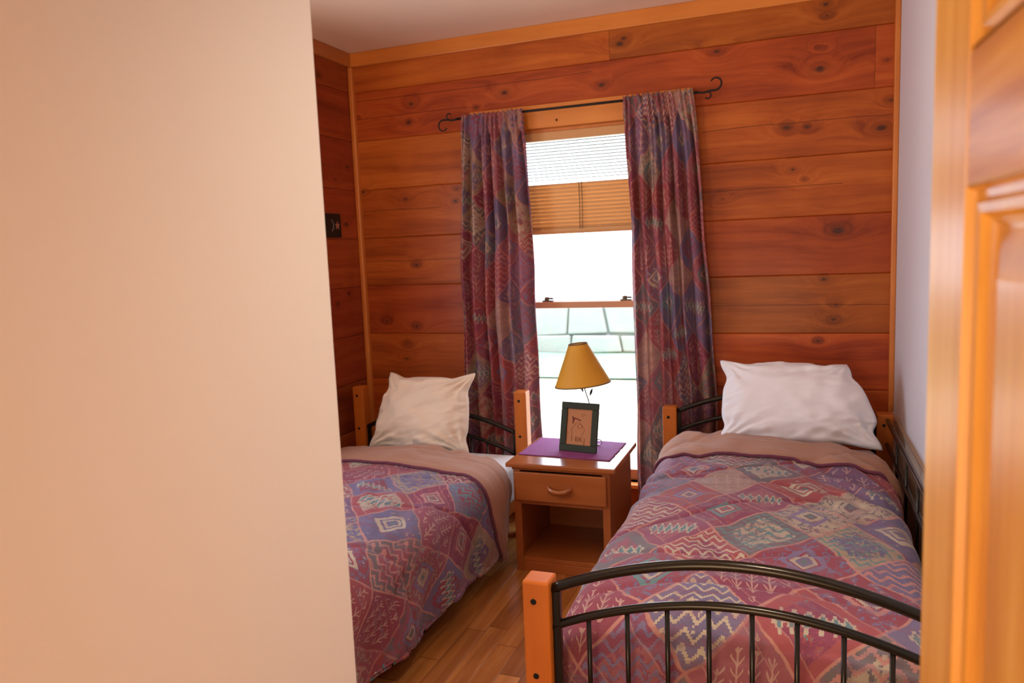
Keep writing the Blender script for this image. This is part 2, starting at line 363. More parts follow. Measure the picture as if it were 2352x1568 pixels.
# ------------------------------------------------------------------ ROOM
XL, XR, ZC = -2.449, 0.432, 2.68
WX0, WX1, WZ0, WZ1 = -1.60, -0.575, 0.23, 2.15      # window opening
SY0, SY1, SZ0, SZ1 = 1.4, 2.7, 0.85, 2.15                # unseen second window added on the left wall for side fill
LINES = [0.0, 0.21, 0.49, 0.771, 1.046, 1.333, 1.615, 1.898, 2.182, 2.459, 2.68]
def plank_wall(axis):
    """boards with eased edges; one mesh; face attribute gives each board its own tone"""
    bm = bmesh.new(); cl = bm.loops.layers.float_color.new('board')
    def board(a0, a1, z0, z1):
        col = (random.random(), random.random(), random.random(), 1)
        e = 0.005; d = 0.006; back = 0.03
        # profile of the board face in depth
        prof = [(z0, d), (z0 + e * 0.4, 0.002), (z0 + e, 0), (z1 - e, 0), (z1 - e * 0.4, 0.002), (z1, d)]
        n = max(2, int((a1 - a0) / 0.25))
        rows = []
        for k in range(n + 1):
            a = a0 + (a1 - a0) * k / n; row = []
            for z, dp in prof:
                zz = z + 0.0015 * N(a * 3, z * 7)
                row.append(bm.verts.new((a, YW + dp, zz) if axis == 0 else (XL - dp, a, zz)))
            rows.append(row)
        for r0, r1 in zip(rows, rows[1:]):
            for p in range(len(prof) - 1):
                f = bm.faces.new((r0[p], r1[p], r1[p + 1], r0[p + 1]) if axis == 0 else (r0[p], r0[p + 1], r1[p + 1], r1[p]))
                for l in f.loops: l[cl] = col
    for z0, z1 in zip(LINES, LINES[1:]):
        if axis == 1:
            if z1 > SZ0 and z0 < SZ1:
                board(0.9, SY0, z0, z1); board(SY1, YW, z0, z1)
                if z0 < SZ0: board(SY0, SY1, z0, SZ0)
                if z1 > SZ1: board(SY0, SY1, SZ1, z1)
            else: board(0.9, YW, z0, z1)
            continue
        segs = [(XL, XR)]
        joints = {2.459: [-0.905], 2.182: [0.33]}.get(z0, [])
        for (w0, w1, lo, hi) in ((WX0, WX1, WZ0, WZ1),):
            parts = [(z0, z1, XL, XR)]
            if z1 > lo and z0 < hi:
                parts = []
                parts += [(z0, z1, XL, w0), (z0, z1, w1, XR)]
                if z0 < lo: parts.append((z0, lo, w0, w1))
                if z1 > hi: parts.append((hi, z1, w0, w1))
        for (a, b, x0, x1) in parts:
            cuts = [x0] + [j for j in joints if x0 < j < x1] + [x1]
            for c0, c1 in zip(cuts, cuts[1:]): board(c0 + 0.0008, c1 - 0.0008, a, b)
    # solid backing behind the boards
    if axis == 0:
        y0, y1 = YW + 0.0065, YW + 0.14
        for x0, x1, z0, z1 in ((XL - .15, WX0, 0, ZC), (WX1, XR + .15, 0, ZC), (WX0, WX1, 0, WZ0), (WX0, WX1, WZ1, ZC)): box(bm, x0, x1, y0, y1, z0, z1)
    else:
        for y0, y1, z0, z1 in ((0.9, SY0, 0, ZC), (SY1, YW, 0, ZC), (SY0, SY1, 0, SZ0), (SY0, SY1, SZ1, ZC)): box(bm, XL - .14, XL - 0.0065, y0, y1, z0, z1)
    return bm
def link_open(name, bm, mat):
    o = obj(name, bm, mat, None, 'open'); o['kind'] = 'structure'
    for p in o.data.polygons: p.use_smooth = False
    return o
link_open('wall_back', plank_wall(0), MW)
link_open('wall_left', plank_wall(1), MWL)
struct('floor', BX(-2.6, 1.6, -2.5, YW + .02, -0.1, 0), M_FLOOR)
struct('ceiling', BX(-2.6, 1.6, -2.5, YW + .14, ZC, ZC + 0.1), M_CEIL)
struct('wall_right', BX(XR, XR + 0.12, -0.03, YW + .02, 0, ZC), M_WHITE)
PX = -0.66
struct('wall_entry', BX(PX - 0.12, PX, -0.15, 0.967, 0, ZC), M_CREAM)
struct('wall_closet', BX(XL - .1, PX - 0.12, 0.85, 0.967, 0, ZC), M_CREAM)
bm = bmesh.new(); box(bm, PX, -0.63, -0.15, -0.045, 0, ZC); box(bm, 0.17, XR + .12, -0.15, -0.045, 0, ZC); box(bm, -0.63, 0.17, -0.15, -0.045, 2.08, ZC)
struct('wall_front', bm, M_CREAM)
struct('wall_hall_back', BX(-2.6, 1.6, -2.62, -2.5, 0, ZC), M_CREAM)
struct('wall_hall_left', BX(-1.9, -1.78, -2.5, -0.15, 0, ZC), M_CREAM)
struct('wall_hall_right', BX(1.3, 1.42, -2.5, -0.15, 0, ZC), M_CREAM)
bm = bmesh.new(); box(bm, -1.78, PX, -0.15, -0.05, 0, ZC); box(bm, XR + .12, 1.3, -0.15, -0.05, 0, ZC)
struct('wall_hall_front', bm, M_CREAM)
# crown boards, corner strips
struct('trim_1', BX(XL, XR, YW - 0.022, YW + .006, ZC - 0.078, ZC), M_TRIM, bevel=0.004)
M_TRIMY = wood('honey_trim_wood_side', (0.34, 0.09, 0.020), (0.47, 0.14, 0.030), (0.58, 0.21, 0.05), 1, 0.8, 0.35, 0.3, streak=0.6)
struct('trim_2', BX(XL - .006, XL + 0.022, 0.967, YW - 0.0225, ZC - 0.078, ZC), M_TRIMY, bevel=0.004)
struct('trim_3', BX(XL, XL + 0.03, YW - 0.03, YW + .006, 0.0, ZC - 0.0785), M_TRIMV, bevel=0.008)
struct('trim_4', BX(XR - 0.024, XR, YW - 0.024, YW + .006, 0.0, ZC - 0.0785), M_TRIMV, bevel=0.006)
# low wainscot ledge on the right wall
bm = bmesh.new(); box(bm, XR - 0.006, XR, 0.9, YW - .025, 0.0, 0.66); box(bm, XR - 0.012, XR, 0.9, YW - .025, 0.66, 0.675)
struct('trim_5', bm, paint('tan_wainscot', (0.50, 0.40, 0.32)))
# recessed ceiling lamp added out of view to light the front of the room
dl = empty('fill_lamp', (-0.02, 1.12, ZC), 'added round ceiling lamp, unseen above the entry', 'ceiling light')
bm = bmesh.new(); lathe(bm, [(0.062, 0.0), (0.085, 0.0), (0.088, -0.006), (0.062, -0.010)], close=True); obj('trim_ring', bm, M_SHEET, dl, True)

# ------------------------------------------------------------------ WINDOW
win = bpy.data.objects.new('window_1', None); COL.objects.link(win); win.location = ((WX0 + WX1) / 2, YW, WZ0); win['kind'] = 'structure'
def wpart(name, bm, mat, bevel=0.002, parent=None, smooth=False):
    bm.transform(Matrix.Translation(-win.location)); return obj(name, bm, mat, parent or win, smooth, bevel=bevel)
CY0, CY1 = YW - 0.022, YW + .006
wpart('head_casing', BX(-1.69, -0.487, CY0 - .004, CY1, WZ1, 2.272), M_TRIM, 0.003)
wpart('side_casing', BX(-1.69, WX0, CY0, CY1, WZ0 - .10, WZ1), M_TRIMV, 0.003)
wpart('side_casing', BX(WX1, -0.487, CY0, CY1, WZ0 - .10, WZ1), M_TRIMV, 0.003)
wpart('sill', BX(-1.70, -0.475, YW - 0.045, YW + 0.13, WZ0 - 0.022, WZ0), M_TRIM, 0.004)
bm = bmesh.new()
box(bm, WX0, WX0 + .018, YW + .006, YW + .14, WZ0, WZ1); box(bm, WX1 - .018, WX1, YW + .006, YW + .14, WZ0, WZ1); box(bm, WX0 + .018, WX1 - .018, YW + .006, YW + .14, WZ1 - .018, WZ1)
wpart('jamb', bm, M_TRIMV)
def sash(z0, z1, y, bot):
    bm = bmesh.new(); a, b = WX0 + .018, WX1 - .018
    box(bm, a, a + .05, y, y + .03, z0, z1); box(bm, b - .05, b, y, y + .03, z0, z1); box(bm, a + .05, b - .05, y, y + .03, z1 - .036, z1); box(bm, a + .05, b - .05, y, y + .03, z0, z0 + bot)
    s = wpart('sash', bm, M_SASH, 0.003)
    g = BX(a + .05, b - .05, y + .012, y + .016, z0 + bot, z1 - .036); g.transform(Matrix.Translation(-win.location)); obj('pane', g, M_GLASS, s)
    return s
s1 = sash(WZ0, 1.218, YW + .045, .06); sash(1.185, WZ1 - .018, YW + .085, .036)
for lx in (-1.30, -0.86):
    bm = bmesh.new(); box(bm, lx - .03, lx + .03, YW + .05, YW + .075, 1.218, 1.226); lathe(bm, [(0.0005, .02), (.012, .018), (.014, .008), (.014, 0)], 12, (lx - .008, YW + .062, 1.226))
    tube(bm, [(lx - .005, YW + .06, 1.238), (lx + .032, YW + .052, 1.236)], .005, 8)
    bm.transform(Matrix.Translation(-win.location)); obj('sash_lock', bm, flat('aged_brass', (.12, .08, .05), .4, .8), s1)

w2 = bpy.data.objects.new('added_window', None); COL.objects.link(w2); w2.location = (XL, (SY0 + SY1) / 2, SZ0); w2['kind'] = 'structure'  # window added out of view to let fill light in from the side
def w2p(name, bm, mat, bev=.003): bm.transform(Matrix.Translation(-w2.location)); return obj(name, bm, mat, w2, bevel=bev)
bm = bmesh.new()
for a in ((SY0 - .09, SY1 + .09, SZ1, SZ1 + .11), (SY0 - .09, SY0, SZ0 - .1, SZ1), (SY1, SY1 + .09, SZ0 - .1, SZ1), (SY0, SY1, SZ0 - .1, SZ0)): box(bm, XL - .004, XL + .02, *a)
w2p('casing', bm, M_TRIMV)
bm = bmesh.new()
for a in ((SY0, SY1, SZ0, SZ0 + .05), (SY0, SY1, SZ1 - .04, SZ1), (SY0, SY0 + .05, SZ0 + .05, SZ1 - .04), (SY1 - .05, SY1, SZ0 + .05, SZ1 - .04), ((SY0 + SY1) / 2 - .03, (SY0 + SY1) / 2 + .03, SZ0 + .05, SZ1 - .04)): box(bm, XL - .09, XL - .06, *a)
w2p('sash', bm, M_SASH); w2p('pane', BX(XL - .077, XL - .073, SY0 + .051, SY1 - .051, SZ0 + .051, SZ1 - .041), M_GLASS, 0)

# blind : head rail, opened slats, closed slats with cord
bl = empty('window_blind', (-1.09, YW + .02, WZ1), 'tan slatted window blind, half raised, slats open above and closed below', 'window blind')
def bpart(name, bm, mat, **k):
    bm.transform(Matrix.Translation(-bl.location)); return obj(name, bm, mat, bl, **k)
bx0, bx1 = WX0 + .025, WX1 - .025
bpart('head_rail', BX(bx0, bx1, YW + .0075, YW + .035, 2.088, 2.131), M_BLIND)
zz = 2.078; k = 0
t = Tree('pale_translucent_slat'); t.set(Base_Color=(.15, .12, .07), Roughness=.6); tr = t.n('ShaderNodeBsdfTranslucent'); tr.inputs[0].default_value = (.9, .88, .8, 1)
mx = t.n('ShaderNodeMixShader'); mx.inputs[0].default_value = .12; t.nt.links.new(t.bsdf.outputs[0], mx.inputs[1]); t.nt.links.new(tr.outputs[0], mx.inputs[2]); t.nt.links.new(mx.outputs[0], t.out.inputs[0]); M_SLATO = t.m
while zz > 1.872:
    bm = bmesh.new(); box(bm, bx0, bx1, -.0115, .0115, -.0006, .0006); bm.transform(Matrix.Translation((0, YW + .0225, zz)) @ Matrix.Rotation(math.radians(-7), 4, 'X')); bpart('slat', bm, M_SLATO); zz -= .0165
zz = 1.846
while zz > 1.60:
    bm = bmesh.new(); box(bm, bx0, bx1, -0.0006, 0.0006, -.0125, .0125); bm.transform(Matrix.Translation((0, YW + .021, zz)) @ Matrix.Rotation(math.radians(26 + random.uniform(-3, 3)), 4, 'X'))
    bpart('slat', bm, M_BLIND); zz -= .0205
bpart('bottom_rail', BX(bx0, bx1, YW + .010, YW + .032, 1.602, 1.616), M_BLIND)
bm = bmesh.new()
for xx in (-1.09, -1.075): tube(bm, [(xx, YW + .007, 1.865), (xx + .003, YW + .005, 1.75), (xx, YW + .007, 1.612)], .0022, 6)
bpart('lift_cord', bm, M_CORD)

# curtain rod with scroll finials
rodz, rody = 2.235, YW - 0.075
rd = empty('curtain_rod', (-1.09, rody, rodz), 'black wrought iron curtain rod with scrolled ends above the window', 'curtain rod')
def rp(name, bm, mat=M_IRON): bm.transform(Matrix.Translation(-rd.location)); return obj(name, bm, mat, rd, True)
rp('rod', T([(-1.745, rody, rodz), (-0.455, rody, rodz)], .0065))
def spiral(x, sgn):
    pts = []
    for i in range(10): pts.append((x + sgn * i * .0055, rody, rodz - .004 * math.sin(i / 9 * PI)))
    cx, cz, r0 = x + sgn * .082, rodz + (.035 if sgn > 0 else -.03), .034
    up = 1 if sgn > 0 else -1
    for i in range(30):
        th = -PI / 2 * up + sgn * up * (i / 29) * 1.45 * PI - sgn * up * .35; r = r0 * (1 - .35 * i / 29)
        pts.append((cx + r * math.cos(th), rody, cz + r * math.sin(th)))
    p2 = []
    cx2, cz2 = x + sgn * .045, rodz - up * .02
    for i in range(20):
        th = PI / 2 * up - sgn * up * (i / 19) * 1.3 * PI; r = .018 * (1 - .3 * i / 19); p2.append((cx2 + r * math.cos(th), rody, cz2 + r * math.sin(th)))
    bm = bmesh.new(); tube(bm, pts, .0045, 8, radii=[.0055 - .002 * i / 39 for i in range(40)]); tube(bm, p2, .0035, 8)
    return bm
rp('finial', spiral(-.455, 1)); rp('finial', spiral(-1.745, -1))
for x in (-1.66, -.52): rp('bracket', T([(x, rody, rodz - .002), (x, rody + .03, rodz - .012), (x, CY0 - .003, rodz - .02)], .005))
rp('cup_hook', T([(-1.19, CY0 - .0045, 2.185), (-1.19, CY0 - .012, 2.178), (-1.19, CY0 - .014, 2.188)], .003, 6))

# curtains
def curtain(name, label, xt0, xt1, xb0, xb1, z1, seed, phase, folds):
    z0 = 0.10; Wf = 0.62
    def X(s, tz):   # tz 0 at the top
        w = min(1, tz * (2.6 if xt0 < -1 else 1.35)) ** .8
        x0 = xt0 + (xb0 - xt0) * w; x1 = xt1 + (xb1 - xt1) * w
        ss = s + .018 * math.sin(s * 2 * PI * folds * .5 + seed) * w
        amp = .008 + .026 * min(1, tz * 5)
        y = rody - .014 * max(0, 1 - tz * 6) + (-.003 if tz < .02 else 0) + amp * math.sin(s * 2 * PI * folds + phase + .7 * math.sin(tz * 3 + seed)) + .006 * math.sin(s * 2 * PI * folds * 2.3 + seed) + .010 * N(s * 5 + seed, tz * 4)
        y += .012 * (1 - w) * math.sin(s * 2 * PI * folds * 2 + seed) * (1 if tz > .012 else 0.4)
        x = x0 + (x1 - x0) * ss + .012 * N(s * 3, tz * 5, seed)
        if tz < .05: y = min(y, rody - .0075)
        return x, min(y, CY0 - .006)
    def fn(a, b):
        tz = b; x, y = X(a, tz); zt = z1 + .006 * math.sin(a * 2 * PI * folds * 2 + seed)
        return (x, y, zt + (z0 - zt) * tz)
    bm = bmesh.new(); grid(bm, 220, 130, fn, lambda a, b: (a * Wf + seed * 1.37, (1 - b) * (z1 - z0) + seed))
    o = obj(name, bm, M_CURT, None, 'open'); tag(o, label, 'curtain', 'kilim print curtains')
    sm = o.modifiers.new('thick', 'SOLIDIFY'); sm.thickness = .0015
    return o
curtain('curtain', 'plum kilim print curtain to the left of the window, behind the small bed', -1.712, -1.362, -1.785, -1.322, 2.247, 1.0, 0.3, 6.5)
curtain('curtain', 'plum kilim print curtain to the right of the window, beside the white pillow', -0.822, -0.480, -0.800, -0.372, 2.252, 2.0, 1.3, 6.5)

# ------------------------------------------------------------------ BEDS
def day_bed(label, x0, x1, yf, yh, zpost, zarch, rise, gap, zlow, wall_left, rods):
    """x0,x1 outer faces of the posts; yf front face of foot posts; yh front face of head posts"""
    pw = .068
    b = empty('daybed_frame', ((x0 + x1) / 2, (yf + yh) / 2, 0), label, 'bed frame')
    def p(name, bm, mat, par=None, sm=False, bev=0):
        bm.transform(Matrix.Translation(-b.location)); return obj(name, bm, mat, par or b, sm, bevel=bev)
    for (yy, end) in ((yf, 'foot'), (yh, 'head')):
        for xx in (x0, x1 - pw):
            po = p('post', BX(xx, xx + pw, yy, yy + pw, 0, zpost), M_POST, bev=.006)
            if end == 'foot' or True:
                for zs in (zpost - .05, zpost - .24):
                    bm = bmesh.new(); lathe(bm, [(.0005, .0), (.007, .0), (.008, .002), (.008, .006)], 12)
                    bm.transform(Matrix.Translation((xx + pw * .42, yy - .0015, zs)) @ Matrix.Rotation(math.radians(-90), 4, 'X')); p('screw', bm, M_SCREW, po)
        xa, xb = x0 + pw, x1 - pw; cx = (xa + xb) / 2; yc = yy + pw * .45; hw = (xb - xa) / 2
        def arc(z, n=41): return [(xa + (xb - xa) * i / (n - 1), yc, z + rise * math.cos((i / (n - 1) - .5) * PI * .98) ** .85) for i in range(n)]
        def zat(z, x): return z + rise * max(0, math.cos(((x - xa) / (xb - xa) - .5) * PI * .98)) ** .85
        p('arched_top_rail', T(arc(zarch), .0125, 14), M_BLACK, sm=True)
        p('arched_lower_rail', T(arc(zarch - gap), .0105, 14), M_BLACK, sm=True)
        for xx in (xa + .0105, xb - .0105): p('upright_bar', BX(xx - .0095, xx + .0095, yc - .010, yc + .010, zlow, zarch + .004), M_BLACK, bev=.003)
        p('bottom_rail', T([(xa, yc, zlow), (xb, yc, zlow)], .010), M_BLACK, sm=True)
        if end == 'foot' or rods:
            for k in range(9):
                xr = xa + .0885 + k * .0931
                if xr < xb - .03: p('spindle', T([(xr, yc, zlow), (xr, yc, zat(zarch - gap, xr) - .004)], .0058, 10), M_BLACK, sm=True)
    # side boards
    for xx in (x0 + .02, x1 - .045): p('side_board', BX(xx, xx + .025, yf + pw, yh, zlow - .03, zlow + .05), M_POST, bev=.003)
    p('slat_deck', BX(x0 + .046, x1 - .046, yf + pw + .005, yh - .005, zlow - .012, zlow + .006), M_STAND)
    # back rails along the wall
    if wall_left: return b
    xx = x1 - .026
    p('back_top_rail', T([(xx, yf + pw, zpost - .025), (xx, yh, zpost - .025)], .0095), M_BLACK, sm=True)
    p('back_lower_rail', T([(xx, yf + pw, zpost - .135), (xx, yh, zpost - .135)], .0095), M_BLACK, sm=True)
    for k in range(6):
        yk = yf + pw + .19 + k * .285
        if yk < yh - .05: p('back_spindle', T([(xx, yk, zlow + .03), (xx, yk, zpost - .030)], .0055, 8), M_BLACK, sm=True)
    return b
RX0, RX1, RYF, RYH = -0.619, 0.405, 1.62, 3.66
LX0, LX1, LYF, LYH = -2.372, -1.322, 1.60, 3.63
day_bed('wood post and black metal daybed frame of the foreground bed with arched foot rails', RX0, RX1, RYF, RYH, .714, .683, .110, .096, .33, False, False)
day_bed('wood post and black metal daybed frame of the left bed in the corner', LX0, LX1, LYF, LYH, .775, .535, .115, .115, .22, True, True)

def mattress(label, x0, x1, y0, y1, z0, z1):
    m = empty('mattress', ((x0 + x1) / 2, (y0 + y1) / 2, z0), label, 'mattress')
    bm = BX(x0, x1, y0, y1, z0, z1); bm.transform(Matrix.Translation(-m.location)); o = obj('fitted_sheet', bm, M_SHEET, m, bevel=.045); o.modifiers['bevel'].segments = 5
    return m
mattress('white sheeted mattress under the comforter on the right bed', RX0 + .08, RX1 - .065, RYF + .10, RYH - .02, .337, .562)
mattress('white sheeted mattress under the comforter on the left bed', LX0 + .08, LX1 - .015, LYF + .08, LYH - .02, .227, .448)

def comforter(label, xc, hw, rl, rr, ztop, zl, zr, yfoot, rf, zf, yhead, skew, band, seed, bow, uo, flare_l=.05, flare_r=.02, hem=0.0):
    """surface(t,s): t arc across the bed (0 = middle), s distance from the foot drop towards the head"""
    def cross(t):   # returns x, drop
        sg = 1 if t > 0 else -1; r = rr if sg > 0 else rl; a = abs(t); fl = flare_r if sg > 0 else flare_l
        if a <= hw: return xc + t, 0.0
        q = (a - hw) / r
        if q < PI / 2: return xc + sg * (hw + r * math.sin(q)), r * (1 - math.cos(q))
        rest = a - hw - r * PI / 2; return xc + sg * (hw + r + fl * rest / .4), r + rest
    Tl = -(hw + rl * PI / 2 + (ztop - rl - zl)); Tr = hw + rr * PI / 2 + (ztop - rr - zr)
    Lf = rf * PI / 2 + (ztop - rf - zf)
    def along(s):   # s measured from the hem of the foot drop
        if s < Lf - rf * PI / 2: return yfoot, ztop - zf - s
        q = (Lf - s) / rf
        if q > 0: return yfoot + rf * (1 - math.sin(q)), rf * (1 - math.cos(q))
        return yfoot + rf + (s - Lf), 0.0
    def wr(t, s):
        h = 0
        for k in range(9):   # stitched channels sweeping over the quilt
            yk = .10 + k * .30; d = s - (yk + .10 * math.sin(t * 3.8 + k * 2.1 + seed) + (.42 if k % 2 else .1) * t)
            h -= .008 * math.exp(-(d / .011) ** 2)
        h += .014 * N(t * 2.6 + seed, s * 2.6) + .008 * N(t * 7, s * 7 + seed)
        rx, ry = t * .8 + s * .6, -t * .6 + s * .8
        fold = max(0, N(t * 1.8 + 3 + seed, s * 1.8)) ; h += .072 * fold * N(rx * 15, ry * 4.0, seed) + .016 * fold * N(rx * 30, ry * 8, seed)
        return h
    ymid = (yfoot + yhead) / 2
    def surf(t, s, off=0.0):
        x, dx = cross(t); y, ds = along(s); z = ztop - dx - ds
        w = wr(t, s) + off
        top = 1 if dx < .02 and ds < .02 else 0
        q = min(1.0, dx / max(.01, (rr if t > 0 else rl))); qs = min(1.0, ds / rf)
        sgx = (1 if t > 0 else -1)
        nx = sgx * math.sin(q * PI / 2); ny = -math.sin(qs * PI / 2); nz = max(0.0, 1 - max(q, qs)) ** .5
        L = math.sqrt(nx * nx + ny * ny + nz * nz) or 1
        zz = z + bow * max(0, 1 - (t / hw) ** 2) * (1 - qs)
        hang = max(0.0, min(1.0, (dx - .12) / .25)); yy = y
        x += sgx * hang * .018 * math.sin(s * 15 + seed) ; x += sgx * .10 * 0
        fl = zl if t < 0 else zr; fl2 = fl + .012 * math.sin(s * 11 + seed * 2)
        if hem and t > 0: fl2 += hem * max(0.0, min(1.0, (smax(t) - s) / .10 - .3))
        P = Vector((x + nx / L * w, yy + ny / L * w, zz + nz / L * w))
        if P.z < fl2: P.z = fl2 + .002 * (P.z - fl2)
        return P
    def smax(t): # head edge
        return (yhead - yfoot - rf) + Lf + skew(t)
    root = empty('comforter', (xc, ymid, 0), label, 'comforter', group=None)
    iv = Matrix.Translation(-root.location)
    nu, nv = 190, 230
    bm = bmesh.new()
    def fn(a, b):
        t = Tl + (Tr - Tl) * a; s = smax(t) * b; return surf(t, s)
    grid(bm, nu, nv, fn, lambda a, b: ((Tl + (Tr - Tl) * a) + uo[0], smax(Tl + (Tr - Tl) * a) * b + uo[1]))
    bm.transform(iv); o = obj('quilt', bm, M_KILIM, root, 'open')
    sm = o.modifiers.new('thick', 'SOLIDIFY'); sm.thickness = .014; sm.offset = -1 if True else 1
    # turned-back band
    def fb(a, b):
        t = Tl + (Tr - Tl) * a; w = band(t)
        ang = b * 2 * PI
        if b < .5: u = b / .5; s = smax(t) - w + u * (w + .02); off = .006 + .022 * (math.sin(PI * min(1, max(0, u))) ** .45) + .006 * N(t * 9, u * 3, seed) + .007 * N(t * 3, u * 14, seed)
        else: u = (1 - b) / .5; s = smax(t) - w + u * (w + .02); off = .002
        return surf(t, s, off)
    bm = bmesh.new(); grid(bm, nu, 41, fb)
    bm.transform(iv); tag(obj('turned_back_band', bm, M_BAND, root, 'open'), 'plain tan reverse side folded back')
    bm = bmesh.new(); pts = []
    n = 160
    for i in range(n):
        t = Tl + (Tr - Tl) * i / (n - 1); pts.append(surf(t, smax(t) - band(t) - .003 + .004 * N(t * 40, 0), .008))
    tube(bm, pts, .007, 8); bm.transform(iv); obj('hem', bm, M_KILIM_EDGE, root, True)
    return root
M_KILIM_EDGE = cloth('plum_hem_cloth', (0.14, 0.022, 0.05))
comforter('kilim patterned comforter with tan fold on the right bed behind the arched foot rail', -0.105, .36, .11, .09, .610, .12, .42, RYF + .085, .10, .36, 3.43,
          lambda t: -.16 * (t + .1), lambda t: .30 - .02 * t, 1.0, .028, (3.1, 1.2), flare_l=.05, flare_r=.0)
comforter('kilim patterned comforter with tan fold on the left bed beside the nightstand', -1.83, .40, .09, .13, .497, .30, .035, LYF + .11, .10, .26, 3.31,
          lambda t: -.06 * max(0, t) - .16 * max(0, min(.25, t - .50)), lambda t: .27 - .235 * max(0.0, (t - .50) / .45) ** 1.6, 4.0, .030, (0.55, 4.4), flare_l=0, flare_r=.004, hem=.075)

# pillows : corners are given as seen from the front (bl, br, tr, tl) in 3D
def pillow(name, label, cs, thick, mat, seed, ears, inset=.05, bulge=0.0):
    cs = [Vector(c) for c in cs]; mid = sum(cs, Vector()) / 4
    nrm = (cs[1] - cs[0]).cross(cs[3] - cs[0]).normalized()
    if nrm.y > 0: nrm = -nrm
    root = empty(name, (mid.x, mid.y, min(c.z for c in cs)), label, 'pillow')
    def P(u, v, side):
        # pull edges inwards between the corners
        iu = inset * (1 - v * v) ; iv_ = inset * (1 - u * u)
        uu = u * (1 - iu * abs(u) ** 3); vv = v * (1 - iv_ * abs(v) ** 3)
        a, b = (uu + 1) / 2, (vv + 1) / 2
        q = cs[0] * (1 - a) * (1 - b) + cs[1] * a * (1 - b) + cs[2] * a * b + cs[3] * (1 - a) * b
        for eu in (-1, 1):
            for ev in (-1, 1):
                dd = math.hypot(u - eu, v - ev); q = q + (mid - q) * (.06 * math.exp(-((dd - .34) / .15) ** 2) if dd < .34 else .06 * math.exp(-((dd - .34) / .22) ** 2))
        if bulge: q = q + (cs[1] - cs[0]).normalized() * (bulge * max(0, u) ** 3 * (1 - v * v))
        for (eu, ev, k) in ears:
            dd = math.hypot(u - eu, v - ev); w = math.exp(-(dd / .28) ** 2); q = q + (Vector(k) * w)
        h = (max(0, 1 - abs(u) ** 2.6) ** .55) * (max(0, 1 - abs(v) ** 2.6) ** .55)
        rr_ = N(u * 1.6 + seed, v * 1.6, side); wr = .018 * rr_ + .009 * N(u * 4 + seed, v * 4, side)
        crn = abs(u) ** 3 + abs(v) ** 3
        ang = math.atan2(v - math.copysign(1, v), u - math.copysign(1, u))
        wr += .010 * min(1, crn) * math.sin(ang * 16 + seed) * h ** .3
        wr += .007 * N(u * 3 + v * 4, v * 9 - u * 6, seed) * min(1.0, .35 + crn)
        return q + nrm * (side * (thick * h) + wr * min(1, h * 3))
    bm = bmesh.new()
    for side in (1, -.7):
        grid(bm, 90, 70, lambda a, b: P(2 * a - 1, 2 * b - 1, side))
    bmesh.ops.remove_doubles(bm, verts=bm.verts, dist=.0004)
    bm.transform(Matrix.Translation(-root.location)); obj('pillowcase', bm, mat, root, True)
    return root
pillow('pillow', 'white pillow standing against the head of the right bed', [(-.325, 3.40, .625), (.315, 3.40, .625), (.212, 3.60, .948), (-.318, 3.60, .940)], .125, M_PILLOW, 2.0,
       [(1, -1, (.02, -.01, -.005)), (-1, 1, (-.018, 0, .02)), (1, 1, (-.005, .0, .0)), (.98, -.35, (.012, 0, -.006))], .01, .035)
pillow('pillow', 'cream pillow standing against the head of the left bed', [(-2.155, 3.42, .490), (-1.555, 3.40, .485), (-1.60, 3.56, .862), (-2.075, 3.56, .858)], .10, M_PILLOWC, 6.0,
       [(1, 1, (.03, 0, .02)), (-1, 1, (-.0, 0, .02))], .02)

# ------------------------------------------------------------------ NIGHTSTAND
NX0, NX1, NY0, NY1, NZ = -1.273, -0.752, 3.18, 3.672, .527
ns = empty('nightstand', ((NX0 + NX1) / 2, (NY0 + NY1) / 2, 0), 'small reddish wooden nightstand with one drawer and an open shelf between the beds', 'nightstand')
def nsp(name, bm, mat, bev=.002, par=None, sm=False): bm.transform(Matrix.Translation(-ns.location)); return obj(name, bm, mat, par or ns, sm, bevel=bev)
bx0, bx1, by0, by1 = NX0 + .032, NX1 - .030, NY0 + .026, NY1 - .012
nsp('tabletop', BX(NX0, NX1, NY0, NY1, NZ - .022, NZ), M_STAND, .005)
nsp('moulding', BX(bx0 - .008, bx1 + .008, by0 - .008, by1, NZ - .036, NZ - .022), M_STAND, .004)
nsp('side_panel', BX(bx0, bx0 + .022, by0, by1, 0, NZ - .036), M_STANDV); nsp('side_panel', BX(bx1 - .022, bx1, by0, by1, 0, NZ - .036), M_STANDV)
nsp('back_panel', BX(bx0 + .022, bx1 - .022, by1 - .012, by1, .03, NZ - .036), M_STAND)
nsp('stile', BX(bx0 - .001, bx0 + .034, by0 - .006, by0 + .014, 0, NZ - .0365), M_STANDV); nsp('stile', BX(bx1 - .034, bx1 + .001, by0 - .006, by0 + .014, 0, NZ - .0365), M_STANDV)
nsp('rail', BX(bx0 + .034, bx1 - .034, by0 - .004, by0 + .014, .328, .356), M_STAND)
nsp('shelf', BX(bx0 + .022, bx1 - .022, by0 + .001, by1 - .012, .048, .068), M_STAND)
nsp('kick_board', BX(bx0 + .034, bx1 - .034, by0 - .003, by0 + .012, 0, .0475), M_STAND)
nsp('divider', BX(bx0 + .022, bx1 - .022, by0 + .015, by1 - .012, .334, .346), M_STAND)
dr = nsp('drawer', BX(bx0 + .012, bx1 - .012, by0 - .024, by0 - .0065, .350, .486), M_STAND, .004)
hx = (bx0 + bx1) / 2; bm = bmesh.new()
ring = []
